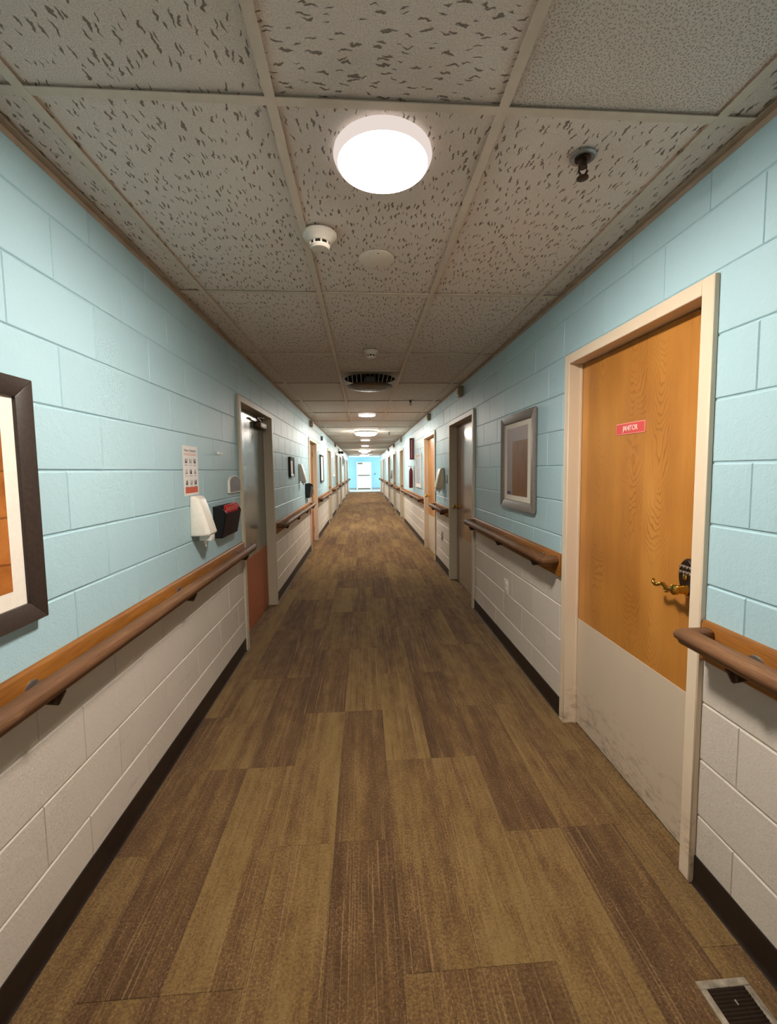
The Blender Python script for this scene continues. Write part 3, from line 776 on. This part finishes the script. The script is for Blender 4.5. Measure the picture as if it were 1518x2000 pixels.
# hand sanitiser dispenser
def dispenser(side, y0, y1, z0, z1, label, mat, top_d=.05, bot_d=.105):
    t = thing('hand_sanitizer_dispenser', (X(side, 0), (y0+y1)/2, z0), label, 'dispenser')
    def ring(z, d, k, w=1):
        yc, h = (y0+y1)/2, (y1-y0)/2*w
        return [(X(side, o), yc+s*h*f, z) for s, o, f in ((-1, .001, 1), (-1, d*.35, 1), (-1, d*.8, .90), (-1, d, .70), (1, d, .70), (1, d*.8, .90), (1, d*.35, 1), (1, .001, 1))]
    H = z1-z0; mb = MB()
    mb.loft([ring(z0, bot_d*.93, 0, .96), ring(z0+.012, bot_d, 0), ring(z0+H*.5, (bot_d+top_d)/2, 0, .95), ring(z1-.025, top_d, 0, .86), ring(z1-.008, top_d*.8, 0, .8), ring(z1, top_d*.5, 0, .72)])
    mb.build('dispenser_body', mat, t, bevel=.003, seg=2, smooth=60)
    mb = MB(); yc = (y0+y1)/2
    wbox(mb, side, .03, bot_d*.93, yc-.03, yc+.035, z0-.034, z0+.002); mb.build('push_bar', 'clear_plastic', t, bevel=.004)
    mb = MB(); mb.lathe((X(side, .055), yc, z0-.032), [(.012, 0), (.012, .02), (.006, .022), (.005, .036)], 2, 14, -1); mb.build('nozzle', 'clear_plastic', t, smooth=40)
    return t
dispenser('L', 2.50, 2.655, 1.100, 1.328, 'white wedge shaped hand sanitizer dispenser beside the black wall pocket', 'white_plastic')
dispenser('L', 6.66, 6.83, 1.31, 1.575, 'small white hand sanitizer dispenser past the black framed notice', 'white_plastic')
dispenser('R', 6.02, 6.25, 1.19, 1.485, 'beige hand sanitizer dispenser between the brown and yellow doors', 'cream_plastic', .06, .12)
dispenser('R', 17.0, 17.25, 1.14, 1.46, 'distant grey dispenser on the right wall between far doors', 'metal_grey')
# wall pockets
def pocket(side, y0, y1, z0, z1, label, d0=.055, d1=.088, face='maroon_plastic'):
    t = thing('wall_file_pocket', (X(side, 0), (y0+y1)/2, z0), label, 'file holder')
    mb = MB(); H = z1-z0
    def shell(o, z, ya, yb): return (X(side, o), ya, z)
    # back panel, two curved sides, bottom
    wbox(mb, side, .001, .005, y0, y1, z0, z1); mb.build('back_panel', 'black_plastic', t)
    for y in (y0, y1-.004):
        mb = MB(); pr = [(.003, z0), (d0, z0), (d1, z1-.045), (d1*.86, z1-.025), (d1*.5, z1-.006), (.003, z1)]
        mb.loft([[(X(side, o), yy, z) for o, z in pr] for yy in (y, y+.004)]); mb.build('side_panel', 'black_plastic', t)
    mb = MB(); mb.loft([[(X(side, d0-.004), y, z0), (X(side, d0), y, z0), (X(side, d1), y, z1-.045), (X(side, d1-.004), y, z1-.045)] for y in (y0, y1)]); mb.build('front_panel', face, t)
    mb = MB(); wbox(mb, side, .003, d0, y0, y1, z0, z0+.004); mb.build('bottom_panel', 'black_plastic', t)
    return t
pocket('L', 2.875, 3.215, 1.030, 1.238, 'black wall file pocket holding a red folder beside the grey door')
fo = thing('folder', (X('L', .06), 3.06, 1.04), 'bright red folder standing in the black wall pocket', 'folder')
def slab_o(o0, z0, o1, z1, ya, yb, th, mat, name, tabs=None):
    mb = MB()
    mb.loft([[(X('L', o0), y, z0), (X('L', o0+th), y, z0), (X('L', o1+th), y, z1), (X('L', o1), y, z1)] for y in (ya, yb)])
    mb.build(name, mat, fo, bevel=.0008, seg=1)
slab_o(.048, 1.042, .076, 1.232, 2.905, 3.20, .0025, 'red_folder', 'front_cover')
slab_o(.040, 1.042, .066, 1.246, 2.905, 3.20, .0025, 'red_folder', 'back_cover')
slab_o(.041, 1.24, .067, 1.252, 3.05, 3.12, .0025, 'red_folder', 'tab')
pocket('L', 7.34, 7.70, 1.01, 1.25, 'empty black wall pocket next to the left birch door', .07, .10, 'black_plastic')
# room sign with arched top
t = thing('room_sign', (X('L', 0), 3.335, 1.31), 'grey arched room sign with white edge beside the grey door', 'sign')
def arch(y0, y1, z0, z1, o, r=.5):
    yc, h = (y0+y1)/2, (y1-y0)/2; pts = [(y0, z0), (y1, z0), (y1, z0+(z1-z0)*.62)]
    for k in range(1, 10):
        a = math.pi*k/10; pts.append((yc+h*math.cos(a), z0+(z1-z0)*(.62+.38*math.sin(a))))
    pts.append((y0, z0+(z1-z0)*.62)); return [(X('L', o), y, z) for y, z in pts]
MB().loft([arch(3.205, 3.475, 1.31, 1.437, .001), arch(3.205, 3.475, 1.31, 1.437, .016)]).build('sign_body', 'white_plastic', t)
MB().loft([arch(3.217, 3.470, 1.316, 1.431, .0155), arch(3.217, 3.470, 1.316, 1.431, .017)]).build('sign_face', 'sign_grey', t)
for yy, zz, ww in ((3.30, 1.385, .03), (3.345, 1.388, .035), (3.29, 1.348, .04), (3.345, 1.346, .03), (3.39, 1.350, .025)):
    mb = MB(); wbox(mb, 'L', .0165, .0178, yy, yy+ww, zz, zz+.012); mb.build('raised_mark', 'ink_light', t)
# wall hook
t = MB().lathe((X('L', 0), 3.02, 1.59), [(.012, 0), (.012, .008), (.006, .012), (.006, .022), (.009, .026), (.004, .03)], 0, 14, 1).build('wall_hook', 'white_plastic', smooth=40)
tag(t, 'tiny white peg on the blue wall above the grey arched sign', 'hook')

# ------------------------------------------------------------------ outlets, thermostat
def plate(side, y0, y1, z0, z1, label, mat, name='wall_outlet', cat='outlet', sockets=True):
    t = thing(name, (X(side, 0), (y0+y1)/2, z0), label, cat)
    mb = MB(); wbox(mb, side, 0.0005, .006, y0, y1, z0, z1); mb.build('cover_plate', mat, t, bevel=.002)
    if sockets:
        for zz in (z0+(z1-z0)*.30, z0+(z1-z0)*.70):
            mb = MB(); mb.lathe((X(side, .0055), (y0+y1)/2, zz), [(.017, 0), (.017, .002), (.015, .003)], 0, 16, 1 if side == 'L' else -1); s_ = mb.build('socket', mat, t)
            mb = MB()
            for dy in (-.006, .006): wbox(mb, side, .0083, .0088, (y0+y1)/2+dy-.001, (y0+y1)/2+dy+.001, zz-.004, zz+.005)
            mb.build('slot', 'dark_cavity', s_)
    return t
plate('R', 3.315, 3.405, .452, .572, 'white outlet on the cream wall below the grey picture', 'white_plastic')
plate('R', 6.16, 6.28, .43, .56, 'grey outlet on the cream wall below the beige dispenser', 'metal_grey')
plate('R', 5.80, 5.90, 1.27, 1.39, 'small grey wall control beside the brown door frame', 'metal_grey', 'wall_control', 'switch')

# ------------------------------------------------------------------ fire extinguisher and its sign (far right)
t = thing('extinguisher_sign', (X('R', 0), 9.72, 1.69), 'tall dark red projecting sign above the fire extinguisher', 'sign')
mb = MB(); mb.loft([[(X('R', .001), 9.68, z), (X('R', .095), 9.72, z), (X('R', .001), 9.76, z)] for z in (1.69, 2.17)]); mb.build('sign_panel', 'extinguisher_red', t)
mb = MB()
for k in range(10): mb.add([(X('R', .046), 9.6975, 1.74+k*.04), (X('R', .058), 9.7025, 1.74+k*.04), (X('R', .058), 9.7025, 1.765+k*.04), (X('R', .046), 9.6975, 1.765+k*.04)], [(0, 1, 2, 3)])
mb.build('lettering_column', 'sign_letter', t)
t = thing('fire_extinguisher', (X('R', .07), 9.74, 1.05), 'dark red fire extinguisher hanging below the red sign', 'extinguisher')
MB().lathe((X('R', .068), 9.74, 1.05), [(.036, 0), (.044, .01), (.044, .36), (.04, .40), (.025, .43), (.018, .45)], 2, 24).build('cylinder', 'extinguisher_red', t, smooth=50)
MB().lathe((X('R', .068), 9.74, 1.49), [(.018, 0), (.02, .03), (.012, .045)], 2, 14).box(X('R', .05), X('R', .14), 9.73, 9.75, 1.53, 1.545).build('valve_handle', 'white_plastic', t)
mb = MB(); wbox(mb, 'R', .001, .012, 9.71, 9.77, 1.06, 1.55); mb.build('wall_bracket', 'white_plastic', t)

# ------------------------------------------------------------------ call-light boxes over the doors
def call_box(side, y, label):
    t = thing('call_light_box', (X(side, 0), y, 2.28), label, 'call light', 'call light boxes over the doors')
    mb = MB(); wbox(mb, side, .001, .055, y-.055, y+.055, 2.285, 2.40); mb.build('box_body', 'call_box', t, bevel=.006)
    mb = MB(); wbox(mb, side, .055, .068, y-.035, y+.035, 2.305, 2.38); mb.build('lens', 'cream_plastic', t, bevel=.008)
for side, y, lab in (('R', 4.93, 'beige call light box above the brown door, nearest on the right'), ('R', 7.30, 'beige call light box above the yellow door on the right'),
                     ('L', 8.25, 'beige call light box above the yellow door on the left'), ('R', 12.75, 'call light box above the door beyond the fire extinguisher'),
                     ('R', 15.7, 'call light box above the fifth door on the right'), ('L', 15.2, 'call light box above the fourth door on the left'),
                     ('R', 19.0, 'call light box above the sixth door on the right')): call_box(side, y, lab)
# small projecting room flag past left birch door
t = thing('flag_sign', (X('L', 0), 10.3, 2.17), 'small grey flag sign high on the left wall past the birch door', 'sign')
mb = MB(); wbox(mb, 'L', .001, .05, 10.29, 10.302, 2.17, 2.27); mb.build('flag_panel', 'sign_grey', t)
mb = MB(); wbox(mb, 'L', .0005, .006, 10.27, 10.32, 2.165, 2.275); mb.build('mount', 'metal_grey', t)
# emergency light with two heads
t = thing('emergency_light', (X('L', 0), 17.3, 2.15), 'twin headed dark emergency light high on the far left wall', 'light fixture')
mb = MB(); wbox(mb, 'L', .001, .07, 17.15, 17.45, 2.22, 2.32); mb.build('housing', 'cream_plastic', t, bevel=.006)
for o in (.06, .16):
    MB().lathe((X('L', o), 17.14, 2.17), [(.03, 0), (.055, .02), (.058, .07), (.02, .1)], 1, 18, 1).build('lamp_head', 'dark_bronze', t, smooth=45)

# ------------------------------------------------------------------ ceiling fixtures
def disc_light(x, y, label, r=.142):
    t = thing('ceiling_light', (x, y, C), label, 'ceiling light', 'round disc ceiling lights')
    MB().lathe((x, y, C-.003), [(r*1.06, 0), (r*1.07, .008), (r*1.03, .022), (r*.99, .030)], 2, 48, -1).build('housing_ring', 'lamp_side', t, smooth=40)
    MB().lathe((x, y, C-.030), [(r*.985, 0), (r*.965, .004), (r*.85, .008), (r*.5, .012), (.01, .013)], 2, 48, -1).build('diffuser', 'lamp_small', t, smooth=50)
for y, lab in ((1.405, 'round white disc ceiling light nearest the viewer'), (7.55, 'round disc ceiling light beyond the ceiling air vent'), (13.75, 'round disc ceiling light between the two big drum lights'), (17.0, 'round disc ceiling light far down the corridor'), (-4.8, 'round disc ceiling light behind the viewer'), (24.0, 'last round disc ceiling light before the lobby')):
    disc_light(.076, y, lab)
def drum_light(x, y, label, r=.27):
    t = thing('drum_ceiling_light', (x, y, C), label, 'ceiling light', 'big drum ceiling lights')
    MB().lathe((x, y, C-.003), [(r*1.03, 0), (r*1.05, .01), (r*1.04, .03)], 2, 40, -1).build('drum_rim', 'white_plastic', t, smooth=40)
    MB().lathe((x, y, C-.033), [(r*1.02, 0), (r*.99, .03), (r*.86, .055), (r*.5, .072), (.01, .076)], 2, 40, -1).build('drum_diffuser', 'lamp_big', t, smooth=60)
for y, lab in ((11.05, 'big bright drum ceiling light, nearest of its kind'), (20.9, 'second big bright drum ceiling light far down the corridor'), (27.2, 'last big drum ceiling light before the lobby')): drum_light(.076, y, lab)
# air vent: square frame, round grille opening, hanging disc
def air_vent():
    x0, x1 = XB[1]+.012, XB[2]-.012; y0, y1 = VY0+.012, Y0+3*TL-.012; xc, yc = (x0+x1)/2, (y0+y1)/2
    t = thing('ceiling_air_vent', (xc, yc, C), 'square ceiling air vent with slatted round opening and a hanging disc', 'air vent')
    n = 48; R = .265; sq = []; ci = []
    for i in range(n):
        a = 2*math.pi*i/n; c, s = math.cos(a), math.sin(a); k = 1/max(abs(c), abs(s))
        sq.append((xc+c*k*(x1-x0)/2, yc+s*k*(y1-y0)/2)); ci.append((xc+c*R, yc+s*R))
    mb = MB(); z = C-.004
    mb.loft([[(p[0], p[1], z+.006) for p in sq], [(p[0], p[1], z) for p in sq], [(xc+(p[0]-xc)*1.04, yc+(p[1]-yc)*1.04, z-.010) for p in ci], [(p[0], p[1], z-.012) for p in ci], [(p[0], p[1], z+.05) for p in ci]], cap=False)
    mb.build('vent_frame', 'vent_grey', t, smooth=30)
    MB().lathe((xc, yc, C+.03), [(R*1.02, 0), (R*1.02, .04)], 2, 40).build('vent_cavity', 'dark_cavity', t)
    for i in range(-5, 6):
        x = xc+i*.046; h = math.sqrt(max(0, R*R-(i*.046)**2))
        MB().box(x-.003, x+.003, yc-h, yc+h, C-.012, C+.022).build('slat', 'grille_grey', t)
    MB().lathe((xc, yc, C-.085), [(.06, -.09), (.06, 0)], 2, 20, -1).build('stem', 'vent_grey', t)
    MB().lathe((xc, yc, C-.098), [(.225, -.014), (.238, -.008), (.240, 0), (.226, .010), (.15, .016), (.01, .018)], 2, 48, -1).build('hanging_disc', 'disc_brown', t, smooth=40)
    MB().box(xc-.05, xc+.05, yc-.03, yc+.02, C-.119, C-.113).build('nameplate', 'vent_grey', t)
air_vent()
def smoke(x, y, label, r=.07):
    t = thing('smoke_detector', (x, y, C), label, 'smoke detector', 'ceiling smoke detectors')
    MB().lathe((x, y, C-.003), [(r, 0), (r, .008), (r*.93, .016), (r*.66, .030), (r*.60, .034)], 2, 36, -1).build('base_ring', 'detector_white', t, smooth=35)
    MB().lathe((x, y, C-.036), [(r*.50, 0), (r*.50, .014)], 2, 24, -1).build('chamber', 'dark_cavity', t)
    for k in range(8):
        a = 2*math.pi*(k+.3)/8; c, s = math.cos(a), math.sin(a); cx, cy = x+c*r*.54, y+s*r*.54
        u = (-s*.005, c*.005)
        mb = MB(); mb.tube([(cx, cy, C-.035), (cx, cy, C-.052)], .0042, 6); mb.build('chamber_rib', 'detector_white', t)
    MB().lathe((x, y, C-.050), [(r*.60, 0), (r*.60, .004), (r*.50, .012), (.006, .016)], 2, 30, -1).build('cap', 'detector_white', t, smooth=35)
    MB().lathe((x+.008, y+r*.3, C-.062), [(.005, 0), (.005, .003)], 2, 10, -1).build('test_lamp', 'dark_cavity', t)
smoke(-.163, 1.868, 'white smoke detector beside the nearest ceiling light'); smoke(.08, 3.60, 'small smoke detector in front of the ceiling air vent', .06)
# round blank cover plate
t = thing('ceiling_cover_plate', (.077, 2.075, C), 'plain round cover plate on the ceiling tile behind the smoke detector', 'cover plate')
MB().lathe((.077, 2.075, C+.0035), [(.083, 0), (.083, .005), (.079, .0065)], 2, 40, -1).build('cover_disc', 'cover_plate', t, smooth=40)
for dy in (-.062, .062): MB().lathe((.082, 2.075+dy, C-.0028), [(.0035, 0), (.0035, .0012)], 2, 10, -1).build('screw', 'dark_bronze', t)
def sprinkler(x, y, label, s=1.0):
    t = thing('sprinkler_head', (x, y, C), label, 'sprinkler', 'ceiling sprinkler heads')
    n = 32; mb = MB()
    mb.lathe((x, y, C+.003), [(.040*s, 0), (.040*s, .003), (.034*s, .007), (.027*s, .005)], 2, n, -1); mb.build('escutcheon', 'metal_grey', t, smooth=40)
    MB().lathe((x, y, C-.002), [(.024*s, 0), (.024*s, .004), (.013*s, .006), (.013*s, .028)], 2, 20, -1).build('body', 'dark_bronze', t, smooth=40)
    mb = MB()
    for sg in (-1, 1): mb.tube([(x+sg*.012*s, y, C-.026), (x+sg*.014*s, y, C-.040), (x+sg*.004*s, y, C-.056)], .0035*s, 8)
    mb.build('yoke', 'dark_bronze', t, smooth=50)
    MB().lathe((x, y, C-.056), [(.006, 0), (.018*s, .003), (.018*s, .006), (.008, .008)], 2, 16, -1).build('deflector', 'dark_bronze', t, smooth=40)
sprinkler(.706, 1.392, 'dark pendent sprinkler head right of the nearest light'); sprinkler(.68, 6.15, 'distant dark sprinkler head past the air vent'); sprinkler(.68, 11.4, 'far sprinkler head beside the big drum light')

# ------------------------------------------------------------------ floor register
t = thing('floor_register', (.99, .93, 0), 'metal floor vent with dark louvres in the near right corner', 'floor vent')
a0, a1, b0, b1 = .915, 1.063, .74, 1.062
for (x0, x1, y0, y1) in ((a0, a1, b1-.02, b1), (a0, a1, b0, b0+.02), (a0, a0+.019, b0+.02, b1-.02), (a1-.019, a1, b0+.02, b1-.02)):
    MB().box(x0, x1, y0, y1, -.001, .005).build('frame_bar', 'register_frame', t, bevel=.0015, seg=1)
MB().box(a0+.015, a1-.015, b0+.015, b1-.015, -.002, .0008).build('pan', 'dark_cavity', t)
y = b0+.024
while y < b1-.022:
    mb = MB(); mb.loft([[(xx, y, .0008), (xx, y+.002, .0008), (xx, y+.006, .0042), (xx, y+.004, .0042)] for xx in (a0+.019, a1-.019)]); mb.build('louvre', 'dark_bronze', t); y += .009
MB().box(.988, .992, 1.0, 1.012, .003, .0065).build('damper_lever', 'silver', t)

# ------------------------------------------------------------------ exit door in the end wall
t = thing('door_%d' % k, (.033, YEND, 0), 'cream exit door with push bar in the blue end wall', kind='structure')
dx0, dx1, dz = -.47, .54, 2.03
mb = MB(); y = YEND
mb.box(dx0-.06, dx0, y-.03, y+.02, 0, dz+.06).box(dx1, dx1+.06, y-.03, y+.02, 0, dz+.06).box(dx0, dx1, y-.03, y+.02, dz, dz+.06); mb.build('door_frame', 'white_frame', t)
MB().box(dx0+.004, dx1-.004, y-.012, y+.02, .01, dz-.004).build('door_leaf', 'cream_door', t)
MB().box(dx0+.05, dx1-.05, y-.09, y-.05, 1.05, 1.10).box(dx0+.06, dx0+.12, y-.06, y-.012, 1.05, 1.10).box(dx1-.12, dx1-.06, y-.06, y-.012, 1.05, 1.10).build('push_bar', 'bronze_closer', t)
MB().box(dx0+.03, dx1-.03, y-.016, y-.011, .02, .10).build('kick_plate', 'bronze_closer', t)
MB().box(dx0+.05, dx0+.40, y-.09, y-.03, 1.94, 2.01).build('closer_body', 'bronze_closer', t)
for x0, x1, lab in ((-LX, dx0-.06, 'grey baseboard left of the cream exit door'), (dx1+.06, LX, 'grey baseboard right of the cream exit door')):
    tag(MB().box(x0, x1, YEND-.012, YEND, 0, .12).build('baseboard_end', 'metal_grey'), lab, kind='structure')
tt = thing('wall_alarm', (.86, YEND, 1.1), 'small grey keypad on the blue wall right of the exit door', 'keypad')
MB().box(.82, .92, YEND-.03, YEND-.001, 1.12, 1.22).build('alarm_body', 'metal_grey', tt, bevel=.006)
MB().box(.84, .90, YEND-.033, YEND-.029, 1.17, 1.205).build('alarm_window', 'dark_cavity', tt)
